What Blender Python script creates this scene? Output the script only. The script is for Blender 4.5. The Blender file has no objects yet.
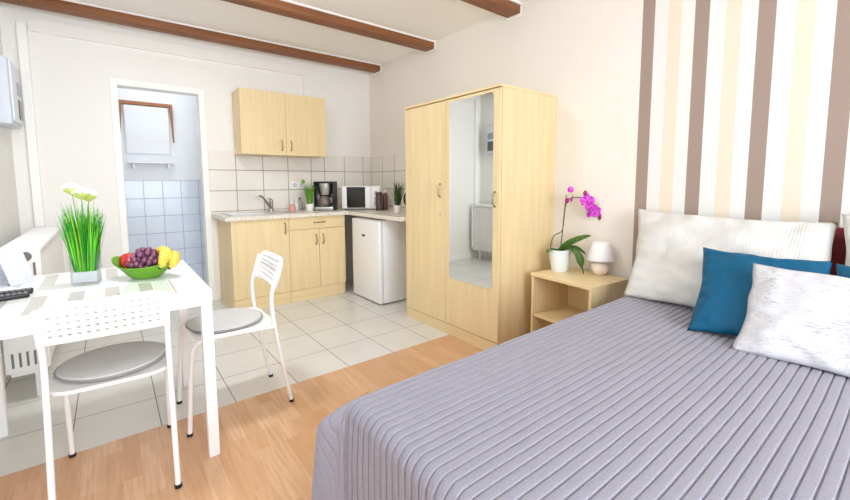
import bpy, bmesh, math, random
from mathutils import Vector, Matrix, noise
random.seed(7)
PI = math.pi
col = bpy.context.scene.collection
sc = bpy.context.scene

# ------------------------------------------------------------------ helpers
def lin(c):
    return tuple(((v/12.92) if v <= .04045 else ((v+.055)/1.055)**2.4) for v in [x/255 for x in c])

def mat(name, rgb, rough=.5, metal=0, **kw):
    m = bpy.data.materials.new(name); m.use_nodes = True
    b = m.node_tree.nodes['Principled BSDF']
    b.inputs['Base Color'].default_value = (*lin(rgb), 1)
    b.inputs['Roughness'].default_value = rough
    b.inputs['Metallic'].default_value = metal
    for k, v in kw.items():
        b.inputs[k.replace('_', ' ')].default_value = v
    return m

class N:
    """small node-tree builder"""
    def __init__(s, m): s.m = m; s.t = m.node_tree; s.b = s.t.nodes['Principled BSDF']
    def n(s, kind, **kw):
        x = s.t.nodes.new(kind)
        for k, v in kw.items(): setattr(x, k, v)
        return x
    def l(s, a, b): s.t.links.new(a, b)
    def coord(s, which='Object', scale=(1, 1, 1), rot=(0, 0, 0), loc=(0, 0, 0)):
        c = s.n('ShaderNodeTexCoord'); mp = s.n('ShaderNodeMapping')
        mp.inputs['Scale'].default_value = scale; mp.inputs['Rotation'].default_value = rot
        mp.inputs['Location'].default_value = loc
        s.l(c.outputs[which], mp.inputs['Vector']); return mp.outputs[0]
    def math(s, op, a, b=None, clamp=False):
        x = s.n('ShaderNodeMath', operation=op); x.use_clamp = clamp
        for i, v in enumerate((a, b)):
            if v is None: continue
            if isinstance(v, (int, float)): x.inputs[i].default_value = v
            else: s.l(v, x.inputs[i])
        return x.outputs[0]
    def mix(s, f, a, b):
        x = s.n('ShaderNodeMix', data_type='RGBA')
        if isinstance(f, (int, float)): x.inputs[0].default_value = f
        else: s.l(f, x.inputs[0])
        for i, v in ((6, a), (7, b)):
            if isinstance(v, tuple): x.inputs[i].default_value = (*lin(v), 1)
            else: s.l(v, x.inputs[i])
        return x.outputs[2]
    def noise(s, vec, scale, detail=3, rough=.5):
        x = s.n('ShaderNodeTexNoise'); x.inputs['Scale'].default_value = scale
        x.inputs['Detail'].default_value = detail; x.inputs['Roughness'].default_value = rough
        s.l(vec, x.inputs['Vector']); return x.outputs[0]
    def ramp(s, f, lo, hi):
        x = s.n('ShaderNodeMapRange'); x.inputs[1].default_value = lo; x.inputs[2].default_value = hi
        s.l(f, x.inputs[0]); return x.outputs[0]
    def bump(s, h, strength=.3, dist=.01):
        x = s.n('ShaderNodeBump'); x.inputs['Strength'].default_value = strength
        x.inputs['Distance'].default_value = dist
        s.l(h, x.inputs['Height']); s.l(x.outputs[0], s.b.inputs['Normal'])
    def base(s, c): s.l(c, s.b.inputs['Base Color'])

def build(name, bm, m, parent=None, smooth=False, label=None):
    me = bpy.data.meshes.new(name); bmesh.ops.recalc_face_normals(bm, faces=bm.faces)
    bm.to_mesh(me); bm.free()
    if isinstance(m, (list, tuple)):
        for q in m: me.materials.append(q)
    else: me.materials.append(m)
    if smooth:
        me.shade_smooth()
        if smooth != 'all': me.set_sharp_from_angle(angle=math.radians(38))
    o = bpy.data.objects.new(name, me); col.objects.link(o)
    if parent: o.parent = parent
    if label: o['label'] = label
    return o

def tag(o, label, cat, group=None):
    o['label'] = label; o['category'] = cat
    if group: o['group'] = group
    return o

def thing(name, label, cat, loc=(0, 0, 0), rz=0, group=None):
    o = bpy.data.objects.new(name, None); col.objects.link(o)
    o.empty_display_size = .05
    o.location = loc; o.rotation_euler = (0, 0, rz)
    return tag(o, label, cat, group)

def struct(name, bm, m, smooth=False):
    o = build(name, bm, m, smooth=smooth); o['kind'] = 'structure'; return o

def B(): return bmesh.new()

def box(bm, x0, x1, y0, y1, z0, z1, bev=0, seg=2, mi=0, M=None):
    r = bmesh.ops.create_cube(bm, size=1)
    vs = r['verts']
    for v in vs:
        v.co = Vector((x0+(v.co.x+.5)*(x1-x0), y0+(v.co.y+.5)*(y1-y0), z0+(v.co.z+.5)*(z1-z0)))
    fs = set(f for v in vs for f in v.link_faces)
    if bev:
        es = list(set(e for v in vs for e in v.link_edges))
        rr = bmesh.ops.bevel(bm, geom=es, offset=bev, segments=seg, profile=.5, affect='EDGES', clamp_overlap=True)
        vs = list(set(v for f in rr['faces'] for v in f.verts) | set(v for v in vs if v.is_valid))
        fs = set(f for v in vs for f in v.link_faces)
    for f in fs: f.material_index = mi
    if M:
        for v in vs: v.co = M @ v.co
    return vs

def lathe(bm, prof, seg=32, c=(0, 0, 0), axis='z', M=None, mi=0, sx=1, sy=1):
    """prof: list of (r,z)"""
    rings = []
    for r, z in prof:
        if r < 1e-6:
            rings.append([bm.verts.new((0, 0, z))])
        else:
            rings.append([bm.verts.new((r*sx*math.cos(2*PI*k/seg), r*sy*math.sin(2*PI*k/seg), z)) for k in range(seg)])
    for a, b in zip(rings, rings[1:]):
        for k in range(seg):
            j = (k+1) % seg
            if len(a) == 1 and len(b) == 1: continue
            if len(a) == 1: f = bm.faces.new((a[0], b[k], b[j]))
            elif len(b) == 1: f = bm.faces.new((a[k], a[j], b[0]))
            else: f = bm.faces.new((a[k], a[j], b[j], b[k]))
            f.material_index = mi
    vs = [v for r in rings for v in r]
    T = Matrix.Translation(c)
    if axis == 'x': T = T @ Matrix.Rotation(PI/2, 4, 'Y')
    if axis == 'y': T = T @ Matrix.Rotation(-PI/2, 4, 'X')
    if M: T = M @ T
    for v in vs: v.co = T @ v.co
    return vs

def catmull(P, n=8):
    P = [Vector(p) for p in P]; out = []
    Q = [P[0]*2-P[1]] + P + [P[-1]*2-P[-2]]
    for i in range(1, len(Q)-2):
        a, b, c, d = Q[i-1:i+3]
        for k in range(n):
            t = k/n
            out.append(.5*((2*b)+(c-a)*t+(2*a-5*b+4*c-d)*t*t+(3*b-a-3*c+d)*t**3))
    out.append(P[-1]); return out

def tube(bm, pts, r, seg=10, smooth=0, rad=None, flat=1, cap=True, mi=0):
    pts = catmull(pts, smooth) if smooth else [Vector(p) for p in pts]
    n = len(pts); rings = []
    up = Vector((0, 0, 1))
    t0 = (pts[1]-pts[0]).normalized()
    u = t0.cross(up)
    if u.length < .1: u = t0.cross(Vector((0, 1, 0)))
    u.normalize()
    for i, p in enumerate(pts):
        t = (pts[min(i+1, n-1)]-pts[max(i-1, 0)]).normalized()
        u = (u - t*u.dot(t)).normalized(); w = t.cross(u)
        R = r if rad is None else rad[min(int(i/(n-1)*(len(rad)-1)), len(rad)-1)] + (
            (rad[min(int(i/(n-1)*(len(rad)-1))+1, len(rad)-1)]-rad[min(int(i/(n-1)*(len(rad)-1)), len(rad)-1)]) * ((i/(n-1)*(len(rad)-1)) % 1))
        rings.append([bm.verts.new(p+u*R*math.cos(2*PI*k/seg)+w*R*flat*math.sin(2*PI*k/seg)) for k in range(seg)])
    for a, b in zip(rings, rings[1:]):
        for k in range(seg):
            f = bm.faces.new((a[k], a[(k+1) % seg], b[(k+1) % seg], b[k])); f.material_index = mi
    if cap:
        bm.faces.new(rings[0][::-1]).material_index = mi; bm.faces.new(rings[-1]).material_index = mi

def ball(bm, c, r, sx=1, sy=1, sz=1, seg=16, M=None):
    v = bmesh.ops.create_uvsphere(bm, u_segments=seg, v_segments=max(6, seg//2), radius=r)['verts']
    for q in v:
        q.co = Vector((q.co.x*sx, q.co.y*sy, q.co.z*sz))
        if M: q.co = M @ q.co
        q.co += Vector(c)

def surf(bm, f, nu, nv, closeu=False):
    g = [[bm.verts.new(f(i/nu, j/nv)) for j in range(nv+1)] for i in range(nu+1)]
    for i in range(nu):
        for j in range(nv):
            bm.faces.new((g[i][j], g[i+1][j], g[i+1][j+1], g[i][j+1]))
    return g

# ------------------------------------------------------------------ materials
def wood(name, c1, c2, axis='z', rough=.42, scale=1.0, pos=0):
    m = mat(name, c1, rough); n = N(m)
    s = {'x': (.5, 9, 9), 'y': (9, .5, 9), 'z': (9, 9, .5)}[axis]
    v = n.coord('Object', tuple(q*scale for q in s))
    a = n.noise(v, 3, 6, .6); b = n.noise(v, 14, 3, .5)
    f = n.math('ADD', n.math('MULTIPLY', n.ramp(a, .35, .7), .7), n.math('MULTIPLY', b, .3), True)
    c = n.mix(f, c1, c2)
    n.base(c); return m
W1, W2 = (234, 213, 168), (220, 196, 148)
wood_v = wood('birch_vertical', W1, W2, 'z')
wood_y = wood('birch_along_y', W1, W2, 'y')
wood_x = wood('birch_along_x', W1, W2, 'x')
beam_m = wood('beam_wood', (150, 96, 58), (112, 66, 36), 'x', .6)
frame_m = wood('frame_wood', (176, 120, 82), (140, 88, 58), 'z', .6)
white_pl = mat('white_plastic', (240, 240, 240), .35)
white_tube = mat('white_enamel', (243, 243, 245), .3)
black_pl = mat('black_plastic', (22, 22, 24), .4)
rubber = mat('black_rubber', (30, 28, 28), .7)
chrome = mat('chrome', (205, 205, 208), .18, 1)
bronze = mat('dull_bronze', (158, 140, 116), .35, 1)
steel = mat('steel', (190, 190, 190), .32, 1)
seam_m = mat('seam_dark', (70, 50, 34), .8)
cream_paint = mat('cream_paint', (243, 239, 228), .6)
white_paint = mat('white_paint', (247, 247, 245), .5)
glass_m = mat('clear_glass', (245, 250, 250), .03, 0, Transmission_Weight=1.0, IOR=1.3)
glass_m.node_tree.nodes['Principled BSDF'].inputs['Alpha'].default_value = .45

def wall_mat(name, rgb):
    m = mat(name, rgb, .85); n = N(m)
    v = n.coord('Object'); h = n.noise(v, 220, 2); n.bump(h, .12, .002)
    return m
wallm = wall_mat('wall_cream', (238, 238, 236))
wall_light = wall_mat('wall_offwhite', (240, 239, 236))
ceil_m = wall_mat('ceiling_white', (246, 243, 238))
bathw = wall_mat('bathroom_white', (240, 243, 247))

# striped wallpaper on the right wall: starts at y=-3.267, period .2833
def stripe_mat():
    m = mat('striped_wallpaper', (240, 231, 216), .75); n = N(m)
    c = n.n('ShaderNodeTexCoord'); sp = n.n('ShaderNodeSeparateXYZ'); n.l(c.outputs['Object'], sp.inputs[0])
    d = n.math('SUBTRACT', -3.267, sp.outputs['Y'])           # distance into the wallpaper
    t = n.math('MODULO', n.math('ADD', n.math('MULTIPLY', d, 1/.2833), 100.0), 1.0)
    inside = n.math('GREATER_THAN', d, 0)
    grey = n.math('LESS_THAN', t, .25)
    bei = n.math('MULTIPLY', n.math('GREATER_THAN', t, .515), n.math('LESS_THAN', t, .76))
    fib = n.noise(n.coord('Object', (1, 40, 3)), 20, 4)
    g = n.mix(fib, (165, 146, 133), (148, 129, 118)); be = n.mix(fib, (232, 220, 201), (223, 210, 189))
    w = n.mix(fib, (230, 230, 227), (224, 223, 218))
    cc = n.mix(bei, w, be); cc = n.mix(grey, cc, g); cc = n.mix(inside, (234, 229, 220), cc)
    n.base(cc); return m
stripes = stripe_mat()

def tile_mat(name, c, grout, sx, sz, ox, oz, axes, gw=.006, rough=.25, stagger=None, var=None):
    m = mat(name, c, rough); n = N(m)
    co = n.n('ShaderNodeTexCoord'); sp = n.n('ShaderNodeSeparateXYZ'); n.l(co.outputs['Object'], sp.inputs[0])
    a = sp.outputs[axes[0]]; b = sp.outputs[axes[1]]
    u = n.math('MULTIPLY', n.math('SUBTRACT', a, ox), 1/sx); v = n.math('MULTIPLY', n.math('SUBTRACT', b, oz), 1/sz)
    if stagger: v = n.math('ADD', v, n.math('MULTIPLY', n.math('FLOOR', u), stagger))
    def line(q, s):
        f = n.math('FRACT', n.math('ADD', q, 100.0))
        e = n.math('MINIMUM', f, n.math('SUBTRACT', 1.0, f))
        return n.math('LESS_THAN', e, gw/2/s)
    g = n.math('MAXIMUM', line(u, sx), line(v, sz))
    cl = n.noise(n.coord('Object'), 3.5, 5, .6)
    cc = n.mix(n.ramp(cl, .3, .7), c, var or tuple(int(q*.965) for q in c))
    n.base(n.mix(g, cc, grout))
    h = n.math('SUBTRACT', 1.0, g); n.bump(h, .5, .002)
    n.l(n.math('ADD', n.math('MULTIPLY', g, .5), rough), n.b.inputs['Roughness'])
    return m
kit_tile = tile_mat('kitchen_wall_tile', (238, 234, 226), (150, 142, 132), .265, .2075, -1.06, 1.105, 'XZ', .007, .2)
kit_tile_r = tile_mat('kitchen_wall_tile_side', (236, 231, 222), (140, 130, 120), .262, .2075, -.01, 1.105, 'YZ', .007, .2)
floor_tile = tile_mat('floor_tile', (222, 221, 216), (140, 136, 128), .3385, .372, -1.127, -1.838, 'XY', .005, .3)
bath_tile = tile_mat('bathroom_wall_tile', (230, 237, 247), (170, 178, 194), .168, .187, -1.998, .461, 'XZ', .006, .2, var=(218, 229, 245))

def laminate():
    m = mat('laminate_floor', (220, 178, 132), .32); n = N(m)
    # strips run along Y: brick texture rotated so its rows run along Y
    v = n.coord('Object', (1, 1, 1), (0, 0, PI/2))
    br = n.n('ShaderNodeTexBrick'); n.l(v, br.inputs['Vector'])
    br.inputs['Scale'].default_value = 1; br.inputs['Brick Width'].default_value = .38
    br.inputs['Row Height'].default_value = .066; br.inputs['Mortar Size'].default_value = .0006
    br.offset = .37; br.inputs['Color1'].default_value = (0, 0, 0, 1); br.inputs['Color2'].default_value = (1, 1, 1, 1)
    br.inputs['Mortar'].default_value = (.3, .3, .3, 1); br.inputs['Bias'].default_value = 0
    g = n.noise(n.coord('Object', (26, 1.6, 1)), 3, 5, .6)
    base = n.mix(br.outputs['Color'], (222, 184, 148), (204, 158, 118))
    c = n.mix(n.ramp(g, .4, .8), base, (194, 146, 104))
    n.base(c)
    return m
lam = laminate()

# ------------------------------------------------------------------ camera
cam = bpy.data.cameras.new('camera'); co = bpy.data.objects.new('camera', cam); col.objects.link(co)
f, yaw, pit, rol = 401.09, .6699, .0924, -.0037
cxp, cyp = 428.15, 219.01
cy_, sy_, cp_, sp_ = math.cos(yaw), math.sin(yaw), math.cos(pit), math.sin(pit)
F = Vector((sy_*cp_, cy_*cp_, -sp_)); R = Vector((cy_, -sy_, 0)); U = R.cross(F)
R2 = R*math.cos(rol)+U*math.sin(rol); U2 = -R*math.sin(rol)+U*math.cos(rol)
Mx = Matrix((R2, U2, -F)).transposed().to_4x4(); Mx.translation = (-2.6129, -4.4493, 1.1867)
co.matrix_world = Mx
cam.sensor_width = 36; cam.sensor_fit = 'HORIZONTAL'; cam.lens = f*36/850
cam.shift_x = (425-cxp)/850; cam.shift_y = (cyp-250)/850; cam.clip_start = .02
sc.camera = co

# ------------------------------------------------------------------ room shell
XL, YF, H = -3.18, -6.4, 2.57
bm = B(); box(bm, XL, 0, YF, -2.172, -.1, 0); struct('floor', bm, lam)
bm = B(); box(bm, XL, 0, -2.172, 0.0, -.1, 0.0); box(bm, XL, -1.2, 0.0, .9, -.1, 0.0); struct('floor.001', bm, floor_tile)
bm = B(); box(bm, XL-.15, .15, YF-.15, 1.05, H, H+.12); struct('ceiling', bm, ceil_m)
bm = B(); box(bm, 0, .15, YF-.15, .15, -.1, H); struct('wall_right', bm, stripes)
# back wall with doorway; the piece right of x=-.64 steps back slightly
bm = B()
box(bm, XL-.15, -2.51, 0, .12, -.1, H); box(bm, -2.51, -1.89, 0, .12, 2.03, H); box(bm, -1.89, -.64, 0, .12, -.1, H)
box(bm, -.64, .15, .02, .12, -.1, H)
struct('wall_back', bm, wall_light)
# left wall with window opening (beyond the frame)
wy0, wy1, wz0, wz1 = -5.9, -2.6, .9, 2.3
bm = B()
box(bm, XL-.15, XL, wy1, .0, -.1, H); box(bm, XL-.15, XL, YF, wy0, -.1, H)
box(bm, XL-.15, XL, wy0, wy1, -.1, wz0); box(bm, XL-.15, XL, wy0, wy1, wz1, H)
struct('wall_left', bm, wallm)
fx0, fx1 = -3.0, -1.0
bm = B()
box(bm, XL-.15, fx0, YF-.15, YF, -.1, H); box(bm, fx1, .0, YF-.15, YF, -.1, H)
box(bm, fx0, fx1, YF-.15, YF, -.1, .5); box(bm, fx0, fx1, YF-.15, YF, 2.35, H)
struct('wall_front', bm, wallm)
def window(name, a0, a1, z0, z1, fixed, axis):
    bm = B(); t = .05
    def bx(u0, u1, w0, w1):
        if axis == 'x': box(bm, u0, u1, fixed-.03, fixed+.03, w0, w1, .004)
        else: box(bm, fixed-.03, fixed+.03, u0, u1, w0, w1, .004)
    bx(a0, a1, z0, z0+t); bx(a0, a1, z1-t, z1); bx(a0, a0+t, z0, z1); bx(a1-t, a1, z0, z1)
    m = (a0+a1)/2; bx(m-t/2, m+t/2, z0, z1)
    o = struct(name, bm, white_paint); return o
window('window_1', wy0, wy1, wz0, wz1, XL-.08, 'y')
window('window_2', fx0, fx1, .5, 2.35, YF-.08, 'x')
# bathroom beyond the doorway
bm = B(); box(bm, XL-.15, -1.2, .7, .85, 1.217, H); box(bm, XL-.15, XL, .12, .7, -.1, H); box(bm, -1.3, -1.2, .12, .7, -.1, H)
struct('wall_bathroom', bm, bathw)
bm = B(); box(bm, XL, -1.3, .69, .85, -.1, 1.217); struct('wall_bathroom_tiled', bm, bath_tile)
# door casing
bm = B()
box(bm, -2.559, -2.507, -.018, .12, 0, 2.083, .004); box(bm, -1.893, -1.84, -.018, .12, 0, 2.083, .004)
box(bm, -2.5105, -1.8895, -.018, .12, 2.027, 2.083, .004)
struct('door_1', bm, white_paint)
# flat architrave of the old opening around the kitchen wall
bm = B()
box(bm, -3.03, -.76, -.024, .0, 2.36, 2.46, .002); box(bm, -.86, -.76, -.0235, .0, 1.505, 2.365, .003)
struct('trim_1', bm, wall_light)
bm = B(); box(bm, -3.093, -3.037, -.05, .0, .84, 2.41, .004); struct('trim_2', bm, white_paint)
# kitchen wall tiles
bm = B(); box(bm, -1.84, -.64, -.008, 0, .86, 1.505); struct('trim_3', bm, kit_tile)
kit_tile_c = tile_mat('kitchen_corner_tile', (238, 234, 226), (150, 142, 132), .255, .2075, -.371, 1.105, 'XZ', .007, .2)
bm = B(); box(bm, -.64, 0, .010, .02, .86, 1.5); struct('trim_4', bm, kit_tile_c)
bm = B(); box(bm, -.008, 0, -1.6, .01, .86, 1.5); struct('trim_5', bm, kit_tile_r)
# thin white strips along the beams and around their wall ends
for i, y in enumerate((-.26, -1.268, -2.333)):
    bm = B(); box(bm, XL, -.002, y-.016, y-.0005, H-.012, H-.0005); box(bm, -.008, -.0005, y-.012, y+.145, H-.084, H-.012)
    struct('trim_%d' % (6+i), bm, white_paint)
bm = B(); box(bm, -1.84, -1.80, -.012, 0, 0, .08, .003); box(bm, XL, -2.559, -.012, 0, 0, .08, .003); struct('baseboard_back', bm, white_paint)

# beams
for y, lab in ((-.26, 'brown wooden ceiling beam nearest the kitchen wall'), (-1.268, 'middle brown wooden ceiling beam, with its end above the wardrobe left of the last one'),
               (-2.333, 'brown wooden ceiling beam at the top edge, nearest the striped wallpaper')):
    bm = B(); box(bm, XL+.002, -.009, y, y+.13, H-.07, H-.001, .004)
    tag(build('ceiling_beam', bm, beam_m, smooth=True), lab, 'beam', 'ceiling beams')

# ------------------------------------------------------------------ bathroom bits
t = thing('wall_mirror', 'brown wooden frame with white panel hanging on the bathroom wall through the doorway', 'frame', (-2.268, .69, 1.365))
bm = B(); box(bm, -.232, .232, -.03, 0, .615, .65, .003)
for x0, x1, zb in ((-.232, -.200, .32), (.205, .232, .25)):
    vs = box(bm, x0, x1, -.03, 0, zb, .616)
    for v in vs:
        if v.co.z < .5: v.co.x = (x0 if x0 < 0 else x1) + (v.co.x-(x0 if x0 < 0 else x1))*.3
build('frame', bm, frame_m, t)
bm = B(); box(bm, -.19, .195, -.024, -.002, .12, .612, .02); build('panel', bm, bathw, t)
t = thing('bathroom_shelf', 'small white shelf under the brown frame in the bathroom', 'shelf', (-2.255, .69, 1.385))
bm = B(); box(bm, -.2, .2, -.12, 0, 0, .02, .004); build('shelf_board', bm, white_pl, t)
for x in (-.15, .15):
    bm = B(); box(bm, x-.01, x+.01, -.1, 0, -.05, 0, .003); build('bracket', bm, white_pl, t)

# ------------------------------------------------------------------ radiator
t = thing('radiator', 'white ribbed panel radiator on the left wall behind the table', 'radiator', (0, 0, 0))
bm = B()
y = -1.44
while y < -.12:
    box(bm, -2.952, -2.936, y, y+.024, .16, .80, .006, 2); box(bm, -3.094, -3.08, y, y+.024, .16, .80, .006, 2); y += .0335
box(bm, -3.085, -2.946, -1.45, -.1, .15, .81)
build('ribbed_panel', bm, white_pl, t, True)
bm = B()
box(bm, -3.10, -2.925, -1.455, -.08, .812, .84, .006)
for k in range(60):
    yy = -1.44+k*.0225; box(bm, -3.09, -2.936, yy, yy+.006, .838, .843)
build('top_grille', bm, white_pl, t, True)
dark_slot = mat('slot_shadow_grey', (120, 118, 112), .8)
for y0 in (-1.472, -.098):
    bm = B(); box(bm, -3.102, -2.925, y0, y0+.018, .175, .838, .008, 3)
    e = build('end_cover', bm, white_pl, t, True)
    for (za, zb) in ((.695, .765), (.205, .285)):
        bm = B()
        for k in range(5): box(bm, -3.075+k*.029, -3.065+k*.029, y0-.0015, y0+.001, za, zb, .0004)
        build('vent_slots', bm, dark_slot, e)
bm = B(); lathe(bm, [(0, 0), (.024, 0), (.026, .006), (.02, .01), (.012, .008), (0, .008)], 24, (-2.985, -1.471, .80), 'y', None)
for v in bm.verts: v.co.y = -1.471-(v.co.y+1.471)
build('round_plug', bm, dark_slot, t, True)
for y in (-1.40, -.2):
    bm = B(); tube(bm, [(-2.99, y, .15), (-2.99, y, .0)], .011); build('pipe', bm, white_pl, t, True)

# meter box on left wall
t = thing('meter_box', 'pale grey electric meter box high on the left wall', 'meter box')
bm = B(); box(bm, -3.18, -3.095, -.56, -.2, 1.585, 2.03, .012, 3); build('housing', bm, mat('meter_grey', (205, 212, 224), .45), t, True)
bm = B(); box(bm, -3.096, -3.083, -.54, -.22, 1.61, 2.01, .006, 2); build('cover', bm, mat('meter_cover', (222, 228, 238), .35), t, True)
bm = B(); box(bm, -3.085, -3.078, -.36, -.25, 1.64, 1.78, .003); build('meter_window', bm, mat('meter_window', (92, 94, 100), .3), t)
bm = B(); box(bm, -3.085, -3.078, -.36, -.25, 1.81, 1.90, .003); build('breaker_row', bm, mat('breaker_grey', (150, 160, 172), .3), t)

# ------------------------------------------------------------------ kitchen
def bow_handle(name, c, length, m, parent, axis='z', out=(0, -1, 0), r=.0045, h=.024):
    bm = B(); c = Vector(c); o = Vector(out); a = {'z': Vector((0, 0, 1)), 'x': Vector((1, 0, 0)), 'y': Vector((0, 1, 0))}[axis]
    s = length/2
    tube(bm, [c-a*s, c-a*s*.82+o*h*.7, c-a*s*.4+o*h, c+a*s*.4+o*h, c+a*s*.82+o*h*.7, c+a*s], r, 8, 4, rad=[r*1.5, r, r*1.15, r*1.15, r, r*1.5])
    return build(name, bm, m, parent, True)

D = -.581
t = thing('base_cabinet', 'light wood kitchen base cabinet with one wide door under the sink', 'cabinet', (0, 0, 0), 0)
bm = B(); box(bm, -1.787, -1.770, D+.018, -.002, 0, .842); box(bm, -1.770, -1.274, D+.03, -.002, .0, .735); box(bm, -1.770, -1.274, -.05, -.002, .735, .842); box(bm, -1.292, -1.274, D+.03, -.05, .735, .842); box(bm, -1.770, -1.292, D+.019, D+.03, .735, .842)
build('body', bm, wood_v, t)
bm = B(); box(bm, -1.787, -1.2735, D, D+.018, .118, .842, .0015); d = build('door', bm, wood_v, t)
bow_handle('handle', (-1.31, D, .745), .10, bronze, d)
bm = B(); box(bm, -1.787, -1.2735, D+.002, D+.018, .0, .115, .001); build('plinth', bm, wood_x, t)
t = thing('base_cabinet', 'light wood kitchen base cabinet with drawer over two doors', 'cabinet')
bm = B(); box(bm, -.696, -.678, D+.018, -.002, 0, .842); box(bm, -1.272, -.696, D+.03, -.002, .0, .842); build('body', bm, wood_v, t)
bm = B(); box(bm, -1.2705, -.678, D, D+.018, .722, .842, .0015); d = build('drawer', bm, wood_x, t); bow_handle('handle', (-.96, D, .785), .12, bronze, d, 'x')
bm = B(); box(bm, -1.2705, -.968, D, D+.018, .118, .718, .0015); d = build('door', bm, wood_v, t); bow_handle('handle', (-1.0, D, .61), .10, bronze, d)
bm = B(); box(bm, -.964, -.678, D, D+.018, .118, .718, .0015); d = build('door', bm, wood_v, t); bow_handle('handle', (-.925, D, .61), .10, bronze, d)
bm = B(); box(bm, -1.2705, -.70, D+.002, D+.018, 0, .115, .001); build('plinth', bm, wood_x, t)

wt = mat('worktop_laminate', (226, 220, 208), .3); n = N(wt); n.base(n.mix(n.ramp(n.noise(n.coord(), 60, 4), .4, .65), (231, 226, 215), (213, 205, 190)))
bm = B(); o_ = []
SX0, SX1, SY0, SY1 = -1.74, -1.36, -.47, -.14
box(bm, -1.835, SX0, -.608, -.0085, .845, .88); box(bm, SX1, -.64, -.608, -.0085, .845, .88)
box(bm, SX0, SX1, -.608, SY0, .845, .88); box(bm, SX0, SX1, SY1, -.0085, .845, .88)
box(bm, -.64, -.0085, -.608, .009, .845, .88); box(bm, -.655, -.0085, -1.585, -.608, .845, .88)
bmesh.ops.remove_doubles(bm, verts=bm.verts, dist=.0001)
tag(build('worktop', bm, wt), 'pale L shaped kitchen worktop over the base cabinets and fridge', 'worktop')

t = thing('kitchen_sink', 'inset stainless steel sink in the left end of the worktop', 'sink')
bm = B()
def ring(x0, x1, y0, y1, z): return [bm.verts.new(p) for p in ((x0, y0, z), (x1, y0, z), (x1, y1, z), (x0, y1, z))]
rs = [ring(SX0-.03, SX1+.22, SY0-.03, SY1+.03, .8805), ring(SX0-.03, SX1+.22, SY0-.03, SY1+.03, .885), ]
r2 = ring(SX0+.005, SX1-.005, SY0+.005, SY1-.005, .885); r3 = ring(SX0+.03, SX1-.03, SY0+.03, SY1-.03, .75)
L = [rs[0], rs[1], r2, r3]
for a, b in zip(L, L[1:]):
    for k in range(4): bm.faces.new((a[k], a[(k+1) % 4], b[(k+1) % 4], b[k]))
bm.faces.new(r3)
build('basin', bm, steel, t)
t = thing('tap', 'chrome mixer tap with long slanted spout behind the sink', 'tap', (-1.285, -.10, .885))
bm = B(); lathe(bm, [(0, 0), (.028, 0), (.028, .008), (.022, .014), (.022, .085), (.024, .09), (.024, .115), (.016, .125), (0, .127)], 20); build('tap_body', bm, chrome, t, True)
bm = B(); tube(bm, [(0, -.01, .03), (-.05, -.045, .085), (-.10, -.08, .145), (-.135, -.10, .165), (-.15, -.11, .155), (-.15, -.11, .142)], .011, 10, 5, rad=[.013, .012, .011, .011, .012, .012]); build('spout', bm, chrome, t, True)
bm = B(); tube(bm, [(0, 0, .12), (-.01, -.01, .132), (-.045, -.03, .138)], .006, 8, 4, flat=.7); build('lever', bm, chrome, t, True)

# upper cabinet
t = thing('wall_cabinet', 'light wood two door cabinet mounted above the kitchen worktop', 'cabinet')
bm = B(); box(bm, -1.598, -.735, -.279, -.0125, 1.4625, 2.083, .001); build('body', bm, wood_v, t)
bm = B(); box(bm, -1.598, -1.168, -.2975, -.2795, 1.4625, 2.083, .0015); d = build('door', bm, wood_v, t); bow_handle('handle', (-1.215, -.2975, 1.56), .10, bronze, d)
bm = B(); box(bm, -1.165, -.735, -.2975, -.2795, 1.4625, 2.083, .0015); d = build('door', bm, wood_v, t); bow_handle('handle', (-1.122, -.2975, 1.56), .10, bronze, d)

# socket
t = thing('wall_socket', 'white double wall socket on the kitchen tiles', 'socket')
bm = B(); box(bm, -1.03, -.885, -.020, -.0085, 1.12, 1.195, .004); build('plate', bm, white_pl, t, True)
for x in (-.995, -.92):
    bm = B(); lathe(bm, [(0, .0), (.024, 0), (.026, -.004), (.0, -.004)], 20, (x, -.020, 1.157), 'y'); build('outlet', bm, mat('outlet_grey', (205, 205, 205), .5), t, True)

# fridge
t = thing('fridge', 'small white fridge under the worktop beside the wardrobe', 'fridge')
fr = mat('fridge_white', (238, 238, 238), .3)
bm = B(); box(bm, -.60, -.10, -1.223, -.684, .015, .822, .008, 3); build('body', bm, fr, t, True)
bm = B(); box(bm, -.648, -.604, -1.223, -.684, .015, .818, .012, 3); d = build('door', bm, fr, t, True)
bm = B(); box(bm, -.6505, -.647, -.955, -.895, .645, .668, .001); build('badge', bm, mat('badge_dark', (70, 70, 78), .4), d)
for x in (-.56, -.14):
    for y in (-1.18, -.73):
        bm = B(); lathe(bm, [(0, 0), (.02, 0), (.02, .015), (0, .015)], 12, (x, y, 0)); build('foot', bm, rubber, t)

# side panel between base cabinet and fridge (dark gap)
e = Vector((.78, -.62, 0)); nrm = Vector((.62, .78, 0)); AZ = math.atan2(-.62, .78)

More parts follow.
